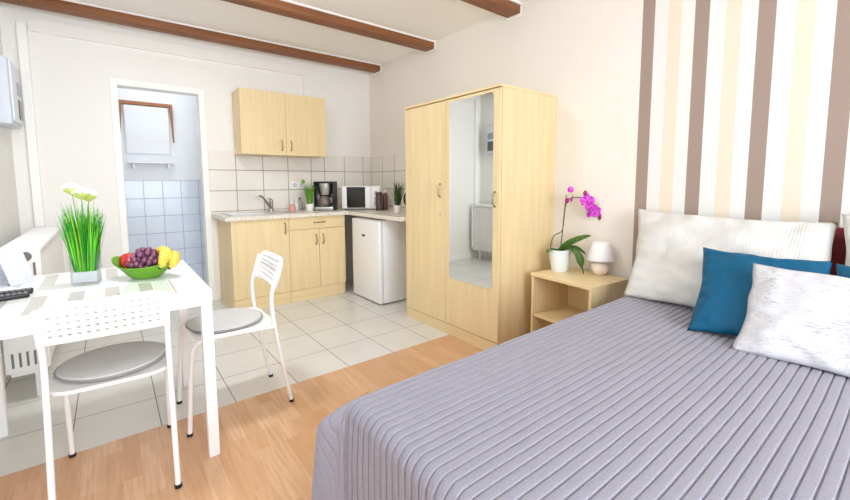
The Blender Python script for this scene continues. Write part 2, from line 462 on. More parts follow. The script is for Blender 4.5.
# coffee maker, local frame: x right, y away from camera
t = thing('coffee_maker', 'black and steel filter coffee maker on the worktop', 'coffee maker', (-.745, -.27, .8805), AZ)
bm = B(); box(bm, -.11, .11, -.09, .09, 0, .045, .008, 2); box(bm, -.11, .11, .03, .09, .04, .31, .006); box(bm, -.11, -.098, -.08, .06, .04, .31, .003); box(bm, .098, .11, -.08, .06, .04, .31, .003)
box(bm, -.11, .11, -.08, .09, .295, .315, .006); build('housing', bm, black_pl, t, True)
bm = B(); lathe(bm, [(0, .17), (.07, .17), (.078, .19), (.085, .293), (0, .293)], 24, (0, -.01, 0)); box(bm, -.096, .096, .024, .03, .046, .293); build('filter_holder', bm, steel, t, True)
bm = B(); box(bm, -.10, .10, -.096, -.088, .004, .04, .002); build('steel_base_strip', bm, steel, t, True)
bm = B(); lathe(bm, [(0, .047), (.055, .047), (.066, .07), (.064, .11), (.05, .145), (.048, .155), (0, .155)], 24, (-.012, -.015, 0)); j = build('glass_jug', bm, mat('jug_glass', (120, 105, 98), .08, 0, Coat_Weight=.5), t, True)
bm = B(); tube(bm, [(.045, -.03, .15), (.085, -.05, .15), (.092, -.055, .12), (.085, -.05, .07), (.06, -.04, .06)], .009, 8, 4); build('jug_handle', bm, black_pl, j, True)
bm = B(); lathe(bm, [(0, .152), (.052, .152), (.052, .166), (.02, .169), (0, .169)], 20, (-.012, -.015, 0)); build('jug_lid', bm, black_pl, j, True)

# microwave
t = thing('microwave', 'white microwave oven with dark window on the worktop corner', 'microwave', (-.335, -.38, .8805), AZ)
bm = B(); box(bm, -.215, .215, -.14, .13, .012, .262, .008, 2); build('housing', bm, white_pl, t, True)
for x in (-.18, .18):
    for y in (-.1, .1):
        bm = B(); box(bm, x-.015, x+.015, y-.015, y+.015, 0, .012); build('foot', bm, black_pl, t)
bm = B(); box(bm, -.214, .108, -.157, -.141, .014, .260, .005, 2); d = build('door', bm, white_pl, t, True)
bm = B(); box(bm, -.16, .045, -.160, -.1565, .022, .252, .002); build('door_window', bm, mat('dark_window', (28, 22, 20), .12), d)
bm = B(); box(bm, .111, .214, -.156, -.141, .014, .260, .004, 2); c = build('control_panel', bm, white_pl, t, True)
for z in (.19, .12):
    bm = B(); lathe(bm, [(0, 0), (.02, 0), (.018, .014), (0, .014)], 16, (.163, -.156, z), 'y')
    for v in bm.verts: v.co.y = -.156-(v.co.y+.156)
    build('knob', bm, mat('knob_grey', (185, 185, 188), .4), c, True)
bm = B()
for k in range(4):
    for q in range(2): box(bm, .142+q*.024, .16+q*.024, -.1575, -.155, .05+k*.012, .057+k*.012)
build('buttons', bm, mat('button_grey', (140, 140, 146), .5), c)

# canister by the microwave
t = thing('canister', 'tall dark brown canister in front of the microwave', 'canister', (-.335, -.72, .8805))
bm = B(); lathe(bm, [(0, 0), (.036, 0), (.037, .005), (.037, .17), (.034, .175), (0, .175)], 24); build('body', bm, mat('dark_brown', (84, 66, 60), .35), t, True)
bm = B(); lathe(bm, [(0, .175), (.037, .175), (.037, .19), (.03, .196), (0, .197)], 24); build('lid', bm, mat('lid_brown', (60, 46, 42), .4), t, True)
t = thing('bottle', 'slim pale bottle behind the dark brown canister', 'bottle', (-.245, -.70, .8805))
bm = B(); lathe(bm, [(0, 0), (.028, 0), (.03, .01), (.03, .16), (.014, .19), (0, .19)], 20); build('body', bm, mat('bottle_brown', (96, 66, 60), .3), t, True)
bm = B(); lathe(bm, [(0, .19), (.016, .19), (.016, .225), (0, .228)], 16); build('cap', bm, mat('cap_white', (235, 225, 222), .4), t, True)
# kettle
t = thing('kettle', 'black electric kettle on pale base half hidden behind the wardrobe', 'kettle', (-.27, -1.27, .8805))
bm = B(); lathe(bm, [(0, 0), (.075, 0), (.078, .01), (.075, .035), (0, .035)], 24); build('power_base', bm, mat('kettle_base', (225, 225, 225), .4), t, True)
bm = B(); lathe(bm, [(0, .037), (.07, .037), (.072, .06), (.064, .13), (.055, .18), (.05, .2), (.02, .21), (0, .212)], 24); build('body', bm, black_pl, t, True)
bm = B(); tube(bm, [(-.04, .0, .2), (-.09, .0, .2), (-.115, 0, .16), (-.105, 0, .1), (-.07, 0, .07)], .011, 8, 5); build('handle', bm, black_pl, t, True)

# small countertop bottles
def bottle(loc, r, h, m, capm, lab, cat='bottle'):
    t = thing('bottle' if cat == 'bottle' else 'jar', lab, cat, loc)
    bm = B(); lathe(bm, [(0, 0), (r, 0), (r*1.05, .005), (r, h*.62), (r*.4, h*.78), (r*.4, h*.82), (0, h*.82)], 18); build('body', bm, m, t, True)
    bm = B(); lathe(bm, [(0, h*.82), (r*.5, h*.82), (r*.5, h), (0, h)], 14); build('cap', bm, capm, t, True)
bottle((-1.075, -.14, .8805), .032, .09, mat('pink_soap', (226, 160, 150), .3), white_pl, 'short pink bottle nearest the tap on the worktop')
bottle((-1.005, -.08, .8805), .026, .12, mat('frosted', (228, 226, 220), .25), white_pl, 'pale narrow bottle between the pink bottle and the potted grass')
bottle((-.955, -.05, .8805), .028, .14, mat('glassy_grey', (172, 166, 158), .15), mat('cap_grey', (110, 108, 104), .4), 'glass bottle with grey cap behind the potted grass')

def leafblade(bm, base, ang, L, w, lean, droop=.3, seg=5, twist=0):
    d = Vector((math.cos(ang), math.sin(ang), 0)); s = Vector((-d.y, d.x, 0))
    s = (s*math.cos(twist)+d*math.sin(twist))
    prev = None
    for i in range(seg+1):
        q = i/seg; p = Vector(base)+d*(lean*q+droop*L*.4*q**3)+Vector((0, 0, L*(q-droop*.25*q**3)))
        ww = w*(1-q**2.2)+.0004
        a, b, c = bm.verts.new(p-s*ww), bm.verts.new(p+d*ww*.5), bm.verts.new(p+s*ww)
        if prev:
            bm.faces.new((prev[0], prev[1], b, a)); bm.faces.new((prev[1], prev[2], c, b))
            bm.faces.new((prev[2], prev[0], a, c))
        prev = (a, b, c)

def green(name, a, b, rough=.5):
    m = mat(name, a, rough); n = N(m); n.base(n.mix(n.ramp(n.noise(n.coord('Object', (1, 1, .05)), 90, 2), .35, .65), a, b)); return m
gm1 = green('leaf_fresh', (120, 178, 40), (70, 132, 24)); gm2 = green('leaf_deep', (70, 104, 44), (34, 62, 26))
pot_white = mat('pot_white', (240, 240, 238), .3)
def potted(loc, r, h, m, gh, nb, lab, wid, lean, head=False):
    t = thing('potted_grass', lab, 'plant', loc)
    bm = B(); lathe(bm, [(0, 0), (r*.72, 0), (r*.76, .003), (r, h), (r*.92, h), (r*.86, h*.85), (0, h*.85)], 24); build('pot', bm, pot_white, t, True)
    bm = B()
    for k in range(nb):
        a = random.random()*2*PI; rr = random.random()*r*.6
        leafblade(bm, (rr*math.cos(a), rr*math.sin(a), h*.84), a+random.uniform(-.5, .5), (gh-h)*random.uniform(.6, 1), wid, lean*random.random(), random.uniform(.1, .5), 5, random.uniform(-.8, .8))
    build('leaves', bm, m, t)
    if head:
        bm = B(); ball(bm, (-.055, .03, gh-.02), .022, seg=12); tube(bm, [(0, 0, h), (-.03, .015, gh*.7), (-.055, .03, gh-.03)], .002, 6, 4); build('flower_head', bm, gm1, t, True)
potted((-.925, -.262, .8805), .045, .075, gm1, .335, 80, 'green grass plant in white pot left of the coffee maker', .0045, .05, True)
potted((-.365, -1.12, .8805), .042, .075, gm2, .36, 46, 'dark spiky plant in white pot next to the wardrobe', .0065, .07)

# ------------------------------------------------------------------ wardrobe
WX = -.612
t = thing('wardrobe', 'tall light wood two door wardrobe with long mirror', 'wardrobe')
bm = B(); box(bm, WX+.02, -.002, -2.678, -2.660, 0, 1.795); box(bm, WX+.02, -.002, -1.626, -1.608, 0, 1.795); box(bm, WX+.025, -.002, -2.660, -1.626, .08, .098)
box(bm, -.012, -.002, -2.660, -1.626, .098, 1.795); build('body', bm, wood_v, t)
bm = B(); box(bm, WX-.006, -.001, -2.681, -1.605, 1.7955, 1.812, .001); build('top_panel', bm, wood_y, t)
bm = B(); box(bm, WX+.004, WX+.02, -2.678, -1.608, 0, .084, .001); build('plinth', bm, wood_y, t)
bm = B(); box(bm, WX, WX+.018, -2.139, -1.612, .09, 1.789, .0015); d = build('door', bm, wood_v, t)
bow_handle('handle', (WX, -2.075, 1.12), .10, bronze, d, 'z', (-1, 0, 0))
bm = B(); lathe(bm, [(0, 0), (.009, 0), (.009, .003), (0, .003)], 14, (WX-.003, -2.075, .935), 'x'); build('keyhole', bm, steel, d, True)
bm = B(); box(bm, WX, WX+.018, -2.675, -2.143, .09, 1.789, .0015); d = build('door', bm, wood_v, t)
bow_handle('handle', (WX, -2.64, 1.07), .10, bronze, d, 'z', (-1, 0, 0))
mir = mat('mirror_silver', (236, 240, 240), .01, 1)
bm = B(); y0, y1, z0, z1, q = -2.622, -2.188, .455, 1.768, .02
pts = []
for (cy, cz, a0) in ((y1-q, z1-q, 0), (y0+q, z1-q, 90), (y0+q, z0+q, 180), (y1-q, z0+q, 270)):
    for k in range(6):
        a = math.radians(a0+k*18); pts.append((cy+q*math.cos(a), cz+q*math.sin(a)))
A = [bm.verts.new((WX-.001, p[0], p[1])) for p in pts]; Bv = [bm.verts.new((WX-.0045, p[0], p[1])) for p in pts]
bm.faces.new(A); bm.faces.new(Bv[::-1])
for k in range(len(A)): bm.faces.new((A[k], A[(k+1) % len(A)], Bv[(k+1) % len(A)], Bv[k]))
build('mirror', bm, mir, d, label='long mirror with rounded corners')

# ------------------------------------------------------------------ nightstand
t = thing('nightstand', 'light wood open nightstand between wardrobe and bed', 'nightstand', (-.212, -3.02, 0), 0)
dn, wn = .19, .233
bm = B(); box(bm, -dn-.008, dn, -wn-.004, wn+.004, .545, .565, .0015); build('top', bm, wood_y, t)
for s in (-1, 1):
    bm = B(); box(bm, -dn, dn-.004, *( (wn-.018, wn) if s > 0 else (-wn, -wn+.018)), 0, .545, .001); build('side_panel', bm, wood_v, t)
bm = B(); box(bm, -dn+.01, dn-.02, -wn+.018, wn-.018, .262, .279, .001); build('shelf', bm, wood_y, t)
bm = B(); box(bm, dn-.016, dn-.004, -wn+.018, wn-.018, .02, .545); build('back_panel', bm, wood_v, t)
t.rotation_euler.z = -.10

# lamp
t = thing('table_lamp', 'small white table lamp with round base on the nightstand', 'lamp', (-.075, -3.092, .5655))
bm = B(); lathe(bm, [(0, 0), (.03, 0), (.034, .004), (.05, .02), (.058, .045), (.054, .07), (.035, .09), (.014, .098), (.010, .12), (0, .12)], 32)
build('base', bm, mat('lamp_ceramic', (243, 226, 216), .3), t, True)
shade = mat('lamp_shade', (243, 240, 240), .8); 
bm = B(); lathe(bm, [(.083, .098), (.087, .1), (.088, .105), (.057, .212), (.055, .218), (.012, .221), (0, .221), (0, .218), (.053, .214), (.083, .105), (.083, .098)], 40); build('shade', bm, shade, t, True)

# orchid : local frame x = image right, y away, scale 146 px/m
t = thing('potted_orchid', 'magenta orchid in white pot on the nightstand', 'orchid', (-.185, -2.858, .5655), AZ)
bm = B(); lathe(bm, [(0, 0), (.052, 0), (.055, .004), (.074, .135), (.08, .14), (.08, .152), (.072, .152), (.066, .13), (0, .13)], 32)
build('pot', bm, mat('pot_bluewhite', (232, 240, 243), .3), t, True)
bm = B(); ball(bm, (0, 0, .127), .065, 1, 1, .18); build('bark', bm, mat('bark', (86, 64, 46), .9), t, True)
stemm = mat('stem_brown', (96, 74, 52), .6)
bm = B(); tube(bm, [(.0, 0, .13), (.012, 0, .25), (.022, 0, .4), (.034, 0, .53)], .0035, 8, 4); s1 = build('support_stick', bm, stemm, t, True)
bm = B(); tube(bm, [(-.065, 0, .14), (-.062, 0, .20), (-.04, 0, .25), (.008, -.004, .28), (.02, -.006, .36), (.028, -.006, .45), (.05, -.006, .50), (.09, -.01, .51), (.14, -.015, .505), (.185, -.02, .46), (.215, -.02, .40), (.235, -.02, .375)], .0034, 8, 5)
build('flower_stem', bm, mat('stem_green', (92, 92, 52), .6), t, True)
def strap_leaf(name, pts, w, m, roll=0):
    bm = B(); P = catmull(pts, 6); n_ = len(P); prev = None
    for i, p in enumerate(P):
        q = i/(n_-1); tdir = (P[min(i+1, n_-1)]-P[max(i-1, 0)]).normalized()
        s = tdir.cross(Vector((0, 0, 1)))
        if s.length < .05: s = Vector((1, 0, 0))
        s.normalize(); up = s.cross(tdir).normalized()
        if up.z < 0: up = -up
        s, up = s*math.cos(roll)+up*math.sin(roll), up*math.cos(roll)-s*math.sin(roll)
        ww = w*math.sin(PI*min(1, (q*.88+.12)))**.6 if q < 1 else w*.05
        r_ = []
        for k, hgt in ((-1, .012), (-.5, .002), (0, -.004), (.5, .002), (1, .012)): r_.append(bm.verts.new(p+s*ww*k+up*hgt*(ww/w)))
        r_ += [bm.verts.new(p+s*ww*k*.98+up*(hgt*(ww/w)-.002)) for k, hgt in ((1, .012), (0, -.004), (-1, .012))]
        if prev:
            for k in range(8): bm.faces.new((prev[k], prev[(k+1) % 8], r_[(k+1) % 8], r_[k]))
        else: bm.faces.new(r_)
        prev = r_
    bm.faces.new(prev)
    return build(name, bm, m, t, 'all')
olf = green('orchid_leaf', (84, 124, 44), (54, 92, 30), .3); olf.node_tree.nodes['Principled BSDF'].inputs['Coat Weight'].default_value = .3
strap_leaf('leaf', [(.0, 0, .14), (.06, -.02, .19), (.13, -.03, .225), (.2, -.03, .25)], .040, olf, .75)
strap_leaf('leaf', [(.0, -.01, .14), (.05, -.06, .165), (.085, -.1, .12), (.1, -.12, .06), (.12, -.13, .005)], .044, olf)
strap_leaf('leaf', [(.02, 0, .145), (.08, .0, .165), (.13, 0, .15), (.18, 0, .115)], .016, olf, .4)
strap_leaf('leaf', [(0, 0, .14), (-.04, -.02, .15), (-.08, -.03, .145), (-.11, -.035, .138)], .026, olf)
pet = mat('petal_magenta', (206, 48, 196), .5); nn = N(pet); nn.base(nn.mix(nn.ramp(nn.noise(nn.coord('Object'), 60, 3), .35, .65), (230, 92, 222), (186, 32, 176)))
lip = mat('lip_dark', (150, 18, 96), .5)
def flower(c, s, rx, rz):
    Mf = Matrix.Translation(c) @ Matrix.Rotation(rz, 4, 'Z') @ Matrix.Rotation(rx, 4, 'X')
    bm = B()
    for a, w, l in ((90, .5, 1), (210, .5, .95), (330, .5, .95), (10, .85, 1), (170, .85, 1)):
        ar = math.radians(a); d = Vector((math.cos(ar), 0, math.sin(ar))); sd = Vector((-d.z, 0, d.x)); prev = None
        for i in range(7):
            q = i/6; p = d*s*l*q+Vector((0, -.18*s*math.sin(q*PI*.8), 0)); ww = s*w*.62*math.sin(PI*(q*.86+.07))**.8
            row = [bm.verts.new(Mf @ (p+sd*ww*k+Vector((0, .1*s*k*k*-1, 0)))) for k in (-1, -.4, .4, 1)]
            row += [bm.verts.new(Mf @ (p+sd*ww*k+Vector((0, .1*s*k*k*-1+.0012, 0)))) for k in (1, -1)]
            if prev:
                for k in range(6): bm.faces.new((prev[k], prev[(k+1) % 6], row[(k+1) % 6], row[k]))
            prev = row
    fo = build('flower', bm, pet, t, 'all')
    bm = B(); ball(bm, (0, 0, 0), s*.17, 1, 1.3, .9, 10); ball(bm, (0, -.12*s, -.2*s), s*.14, 1, 1, 1.3, 10)
    for v in bm.verts: v.co = Mf @ v.co
    build('lip', bm, lip, fo, True)
flower((.165, -.025, .487), .053, -.1, .1); flower((.19, -.035, .445), .040, .15, -.2)
flower((.215, -.03, .415), .053, .1, .3); flower((.195, -.03, .40), .036, .3, .1)
flower((.06, -.01, .50), .034, .2, 1.0)
bm = B(); ball(bm, (.06, -.006, .565), .023, 1, .8, .95, 12); build('bud', bm, pet, t, True)
bm = B(); ball(bm, (.155, -.02, .54), .015, 1, .8, 1.3, 12); build('bud', bm, lip, t, True)
bm = B(); ball(bm, (.262, -.02, .38), .02, .8, .8, 1.4, 12); build('bud', bm, lip, t, True)
bm = B(); ball(bm, (.035, -.012, .49), .015, 1, .8, 1.3, 12); build('bud', bm, lip, t, True)

# ------------------------------------------------------------------ bed
t = thing('bed', 'low double bed with mattress under the grey coverlet', 'bed')
bm = B(); box(bm, -2.05, -.06, -5.12, -3.47, .14, .32, .01); build('bed_base', bm, wood_y, t)
bm = B(); box(bm, -2.06, -.05, -5.14, -3.46, .325, .528, .04, 4); build('mattress', bm, mat('mattress_white', (235, 235, 235), .8), t, True)
for x in (-1.95, -.15):
    for y in (-5.05, -3.55):
        bm = B(); box(bm, x-.03, x+.03, y-.03, y+.03, 0, .14, .004); build('leg', bm, wood_v, t)

cov = mat('coverlet_fabric', (150, 146, 158), .62); n = N(cov)
v1 = n.noise(n.coord('Object'), 260, 3, .7)
n.base(n.mix(n.ramp(v1, .3, .7), (154, 152, 165), (134, 132, 145)))
n.b.inputs['Sheen Weight'].default_value = .25; n.b.inputs['Sheen Roughness'].default_value = .4
n.bump(v1, .25, .002)
PT = .028
XF, YS, YE, ZT = -2.10, -3.41, -5.18, .547      # foot edge, far side edge, near side edge, top height
def pleat(s):
    q = (s/PT) % 1.0
    return .0035+.0014*q-.0080*math.exp(-((q-.04 if q < .5 else q-1.04)/.05)**2)+.0008*math.sin(PI*q)
def wob(x, y): return .006*noise.noise(Vector((x*1.6, y*2.2, 0)))+.0025*noise.noise(Vector((x*7, y*3, 3)))
RR = .028
def fold(d):
    """distance past the rounded edge -> (outward, down)"""
    if d <= 0: return 0, 0
    L_ = RR*PI/2
    if d < L_: a = d/RR; return RR*math.sin(a), RR*(1-math.cos(a))
    return RR, RR+(d-L_)
bm = B()
ys = []; nper = 16
d = -(.50); tot = .50+(YS-RR-(YE+RR))+.50
n_y = int(tot/PT*nper)
n_x = 96
xs = [(-.02) + (XF+RR+.02)*i/70 for i in range(71)] + [(XF+RR) for _ in ()]
foot = [.50*(k/34)**1.15 for k in range(1, 35)]
grid = []
for i in range(n_y+1):
    s = i/n_y*tot                       # along the cloth from the far hem
    row = []
    for j in range(len(xs)+len(foot)):
        if j < len(xs): x = xs[j]; df = 0
        else: x = XF+RR; df = foot[j-len(xs)]
        sa = s-.50                      # >0 on top
        flat_len = (YS-RR)-(YE+RR)
        s2 = s + .010*noise.noise(Vector((x*1.2, s*2, 5)))*min(1, max(0, -x-.0))
        pl = pleat(s2)
        if sa < 0:      # far side hangs
            o, dn_ = fold(-sa); y = YS-RR+o; z = ZT-dn_; nrm_o = (0, 1)
        elif sa > flat_len:
            o, dn_ = fold(sa-flat_len); y = YE+RR-o; z = ZT-dn_; nrm_o = (0, -1)
        else: o = dn_ = 0; y = YS-RR-sa; z = ZT
        if df == 0:
            if sa < 0 or sa > flat_len:
                w_ = min(1, dn_/RR)
                z = z+pl*(1-w_)+wob(x, y)*(1-w_); y += (pl*w_+.012*w_*math.sin(x*9))*(1 if sa < 0 else -1)
            else: z += pl+wob(x, y)
            row.append((x, y, z))
        else:
            fo, fd = fold(df)
            if 0 <= sa <= flat_len:
                w_ = min(1, fd/RR)
                zz = z+(wob(x, y)+pl)*(1-w_)-fd
                xx = x-fo-pl*2.4*w_-(.014*w_*(.5+.5*math.sin(y*11+1.2)))*min(1, fd/.15)
                row.append((xx, y, zz))
            else:
                # corner: cloth length past both edges, gathered in a flared fold
                sd = -sa if sa < 0 else sa-flat_len; sg = 1 if sa < 0 else -1
                # angle around the corner grows with the smaller overhang share
                q = math.atan2(df, sd)                       # 0 at side, pi/2 at foot
                rad = max(df, sd)
                o2, d2 = fold(rad)
                share = math.sin(2*q)
                flare = .066*share*min(1, d2/.07)*(1+.6*min(1, d2/.4))
                rr2 = o2+flare+pl*.9*min(1, d2/RR)
                cx_, cy2 = XF+RR, (YS-RR) if sa < 0 else (YE+RR)
                rip = .026*math.sin(q*9)*min(1, d2/.1)*share
                row.append((cx_-(rr2+rip)*math.sin(q), cy2+sg*(rr2+rip)*math.cos(q), ZT-d2+wob(x, y)*(1-min(1, d2/RR))))
    grid.append([bm.verts.new(p) for p in row])
for i in range(n_y):
    for j in range(len(grid[0])-1):
        bm.faces.new((grid[i][j], grid[i+1][j], grid[i+1][j+1], grid[i][j+1]))
c_ = build('coverlet', bm, cov, smooth='all'); tag(c_, 'grey pleated coverlet spread over the bed', 'coverlet')

# ------------------------------------------------------------------ pillows
def pillow(name, TL, TR, BL, T, m, lab, cat='pillow', wr=.006, seed=0, group=None, sag=.05, ears=.085):
    TL, TR, BL = Vector(TL), Vector(TR), Vector(BL)
    u = TR-TL; w = BL-TL; W, Hh = u.length, w.length
    u.normalize(); w.normalize(); nn_ = u.cross(w).normalized()
    if nn_.x > 0: nn_ = -nn_             # towards the room
    C0 = TL+u*(W/2)+w*(Hh/2)
    bm = B(); n_ = 44
    def pt(a, b, sgn):
        x = 2*a-1; y = 2*b-1
        k = max(0, (1-abs(x)**2.6)*(1-abs(y)**2.6))
        th = T*.5*k**.52
        px = x*W/2*(1-ears*(1-y*y)*abs(x)**3); py = y*Hh/2*(1-ears*1.3*(1-x*x)*abs(y)**3)
        nz = noise.noise(Vector((x*2.3+seed*9, y*2.3, seed+sgn)))*wr*2+noise.noise(Vector((x*6+seed*3, y*5, seed*2+sgn)))*wr*.8
        edge = math.exp(-((1-abs(x))/.18)**2)+math.exp(-((1-abs(y))/.18)**2)
        py += Hh*.012*noise.noise(Vector((x*2.2, seed*3.1, 0)))*abs(y)**2; px += W*.012*noise.noise(Vector((y*2.5, seed*5.1, 4)))*abs(x)**2
        nz += wr*1.1*edge*math.sin(24*(y if abs(x) > abs(y) else x)+seed)*min(1, k*4)
        s_ = sag*T*(x*x)
        return C0+u*px+w*(py)+nn_*(sgn*th+nz*min(1, k*3)-s_)
    top = [[bm.verts.new(pt(i/n_, j/n_, 1)) for j in range(n_+1)] for i in range(n_+1)]
    bot = [[top[i][j] if i in (0, n_) or j in (0, n_) else bm.verts.new(pt(i/n_, j/n_, -1)) for j in range(n_+1)] for i in range(n_+1)]
    for i in range(n_):
        for j in range(n_):
            bm.faces.new((top[i][j], top[i+1][j], top[i+1][j+1], top[i][j+1]))
            bm.faces.new((bot[i][j], bot[i][j+1], bot[i+1][j+1], bot[i+1][j]))
    o = build(name, bm, m, smooth='all'); tag(o, lab, cat, group); return o
pw = mat('pillow_white', (212, 211, 207), .8); n = N(pw)
wv = n.n('ShaderNodeTexWave'); wv.inputs['Scale'].default_value = 26; wv.inputs['Distortion'].default_value = 2.5; wv.inputs['Detail'].default_value = 3
wv.bands_direction = 'Y'; n.l(n.coord('Object'), wv.inputs['Vector']); n.bump(wv.outputs['Fac'], .35, .003)
teal = mat('teal_fabric', (0, 122, 158), .5); n = N(teal); n.base(n.mix(n.noise(n.coord('Object'), 300, 2), (0, 92, 128), (0, 78, 112)))
teal.node_tree.nodes['Principled BSDF'].inputs['Specular IOR Level'].default_value = .25
tex = mat('white_grey_weave', (238, 236, 238), .75); n = N(tex)
a = n.noise(n.coord('Object', (60, 8, 60)), 4, 6, .7); b = n.noise(n.coord('Object', (3, 3, 9)), 3, 3)
n.base(n.mix(n.math('MULTIPLY', n.ramp(a, .50, .62), n.ramp(b, .38, .62)), (206, 206, 210), (158, 154, 158)))
n.bump(a, .3, .004)
red = mat('dark_red_fabric', (112, 24, 34), .8)
pillow('pillow', (-.10, -3.328, 1.025), (-.12, -4.195, 1.005), (-.42, -3.412, .558), .12, pw, 'large white pillow leaning on striped wall, left of the dark red cushion', seed=1, ears=.075, wr=.013)
pillow('pillow', (-.15, -4.205, 1.045), (-.15, -4.99, 1.03), (-.44, -4.225, .558), .12, pw, 'white pillow cut off by the right edge of the photo', seed=2, ears=.075, wr=.013)
pillow('cushion', (-.035, -4.06, .99), (-.035, -4.5, 1.0), (-.10, -4.08, .565), .045, red, 'dark red cushion showing between the two white pillows', 'cushion', seed=3)
pillow('cushion', (-.40, -3.775, .876), (-.38, -4.215, .868), (-.72, -3.835, .558), .09, teal, 'teal cushion in front of the large white pillow', 'cushion', seed=4, wr=.007, group='teal cushions')
pillow('cushion', (-.37, -4.222, .862), (-.40, -4.66, .86), (-.68, -4.25, .558), .09, teal, 'teal cushion at the right edge, partly behind the textured cushion', 'cushion', seed=5, group='teal cushions')
pillow('cushion', (-.57, -4.005, .855), (-.55, -4.60, .84), (-.81, -4.015, .556), .09, tex, 'white and grey textured cushion in front of the teal cushions', 'cushion', seed=6, wr=.007, ears=.05)

# ------------------------------------------------------------------ table
t = thing('dining_table', 'white dining table with patterned glass top', 'table')
TX0, TX1, TY0, TY1 = -3.10, -2.30, -2.583, -1.77
bm = B(); box(bm, TX0, TX1, TY0, TY0+.03, .675, .733, .002); box(bm, TX0, TX1, TY1-.03, TY1, .675, .733, .002)
box(bm, TX0, TX0+.03, TY0+.03, TY1-.03, .675, .733, .002); box(bm, TX1-.03, TX1, TY0+.03, TY1-.03, .675, .733, .002)
build('frame', bm, white_tube, t)
for x in (TX0+.022, TX1-.022):
    for y in (TY0+.022, TY1-.022):
        bm = B(); box(bm, x-.021, x+.021, y-.021, y+.021, 0, .675, .003); build('leg', bm, white_tube, t)
gt = mat('printed_glass', (232, 238, 238), .08); n = N(gt)
c = n.n('ShaderNodeTexCoord'); sp = n.n('ShaderNodeSeparateXYZ'); n.l(c.outputs['Object'], sp.inputs[0])
X, Y = sp.outputs['X'], sp.outputs['Y']
u = n.math('FRACT', n.math('ADD', n.math('MULTIPLY', n.math('ADD', X, 2.876), 1/.112), 100.0))
bar = n.math('LESS_THAN', u, .42)
dotband = n.math('MULTIPLY', n.math('GREATER_THAN', u, .46), n.math('LESS_THAN', u, .96))
def rng(v, a, b): return n.math('MULTIPLY', n.math('GREATER_THAN', v, a), n.math('LESS_THAN', v, b))
near = rng(Y, -2.56, -2.275); far = rng(Y, -2.07, -1.80); rows = n.math('MAXIMUM', near, far)
inx = rng(X, -3.0, -2.42)
def dots(v, s):
    f_ = n.math('FRACT', n.math('MULTIPLY', n.math('ADD', v, 10.0), 1/s)); return n.math('ABSOLUTE', n.math('SUBTRACT', f_, .5))
dd = n.math('MULTIPLY', n.math('LESS_THAN', dots(X, .011), .3), n.math('LESS_THAN', dots(Y, .011), .3))
fb = n.math('MULTIPLY', n.math('MULTIPLY', bar, rows), inx)
fd = n.math('MULTIPLY', n.math('MULTIPLY', n.math('MULTIPLY', dotband, near), inx), dd)
cc = n.mix(fb, (234, 240, 240), (188, 186, 180)); cc = n.mix(fd, cc, (216, 213, 205))
edge = n.math('GREATER_THAN', X, -2.40)
n.base(n.mix(edge, cc, (244, 245, 247)))
bm = B(); box(bm, TX0+.002, TX1-.002, TY0+.002, TY1-.002, .7335, .741, .0015); build('glass_top', bm, gt, t, label='printed glass top with grey bars')

# ------------------------------------------------------------------ chairs
def backrest_mesh():
    W_, Z0, Z1, rc = .378, 0, .150, .055
    cu = bpy.data.curves.new('tmp', 'CURVE'); cu.dimensions = '2D'; cu.fill_mode = 'BOTH'; cu.extrude = .004; cu.bevel_depth = .0015
    def sp(pts):
        s = cu.splines.new('POLY'); s.points.add(len(pts)-1)
        for q, p in zip(s.points, pts): q.co = (p[0], p[1], 0, 1)
        s.use_cyclic_u = True
    out = []
    for k in range(9): a = PI/2*k/8; out.append((W_/2-rc+rc*math.cos(a), Z1-rc+rc*math.sin(a)))
    for k in range(1, 12): out.append((W_/2-rc-(W_-2*rc)*k/12, Z1))
    for k in range(9): a = PI/2+PI/2*k/8; out.append((-W_/2+rc+rc*math.cos(a), Z1-rc+rc*math.sin(a)))
    out.append((-W_/2, .0))
    for k in range(1, 16):
        q = k/16; out.append((-W_/2+W_*q, .0+.003*math.sin(PI*q)))
    out.append((W_/2, 0)); sp(out)
    for r_ in range(5):
        nc = 13 if r_ < 4 else 11
        for c_ in range(nc):
            cx = (c_-(nc-1)/2)*.0252; cz = .03+r_*.0235
            sp([(cx+.0078*math.cos(2*PI*k/10), cz+.0055*math.sin(2*PI*k/10)) for k in range(10)])
    ob = bpy.data.objects.new('tmp', cu); col.objects.link(ob)
    dg = bpy.context.evaluated_depsgraph_get(); me = bpy.data.meshes.new_from_object(ob.evaluated_get(dg))
    bpy.data.objects.remove(ob)
    for v in me.vertices:
        x, z, d = v.co.x, v.co.y, v.co.z
        y = -.178-(z)*.27-.014*(1-(x/.2)**2)+d
        v.co = Vector((x, y, .638+z))
    me.materials.clear(); me.materials.append(white_pl)
    return me
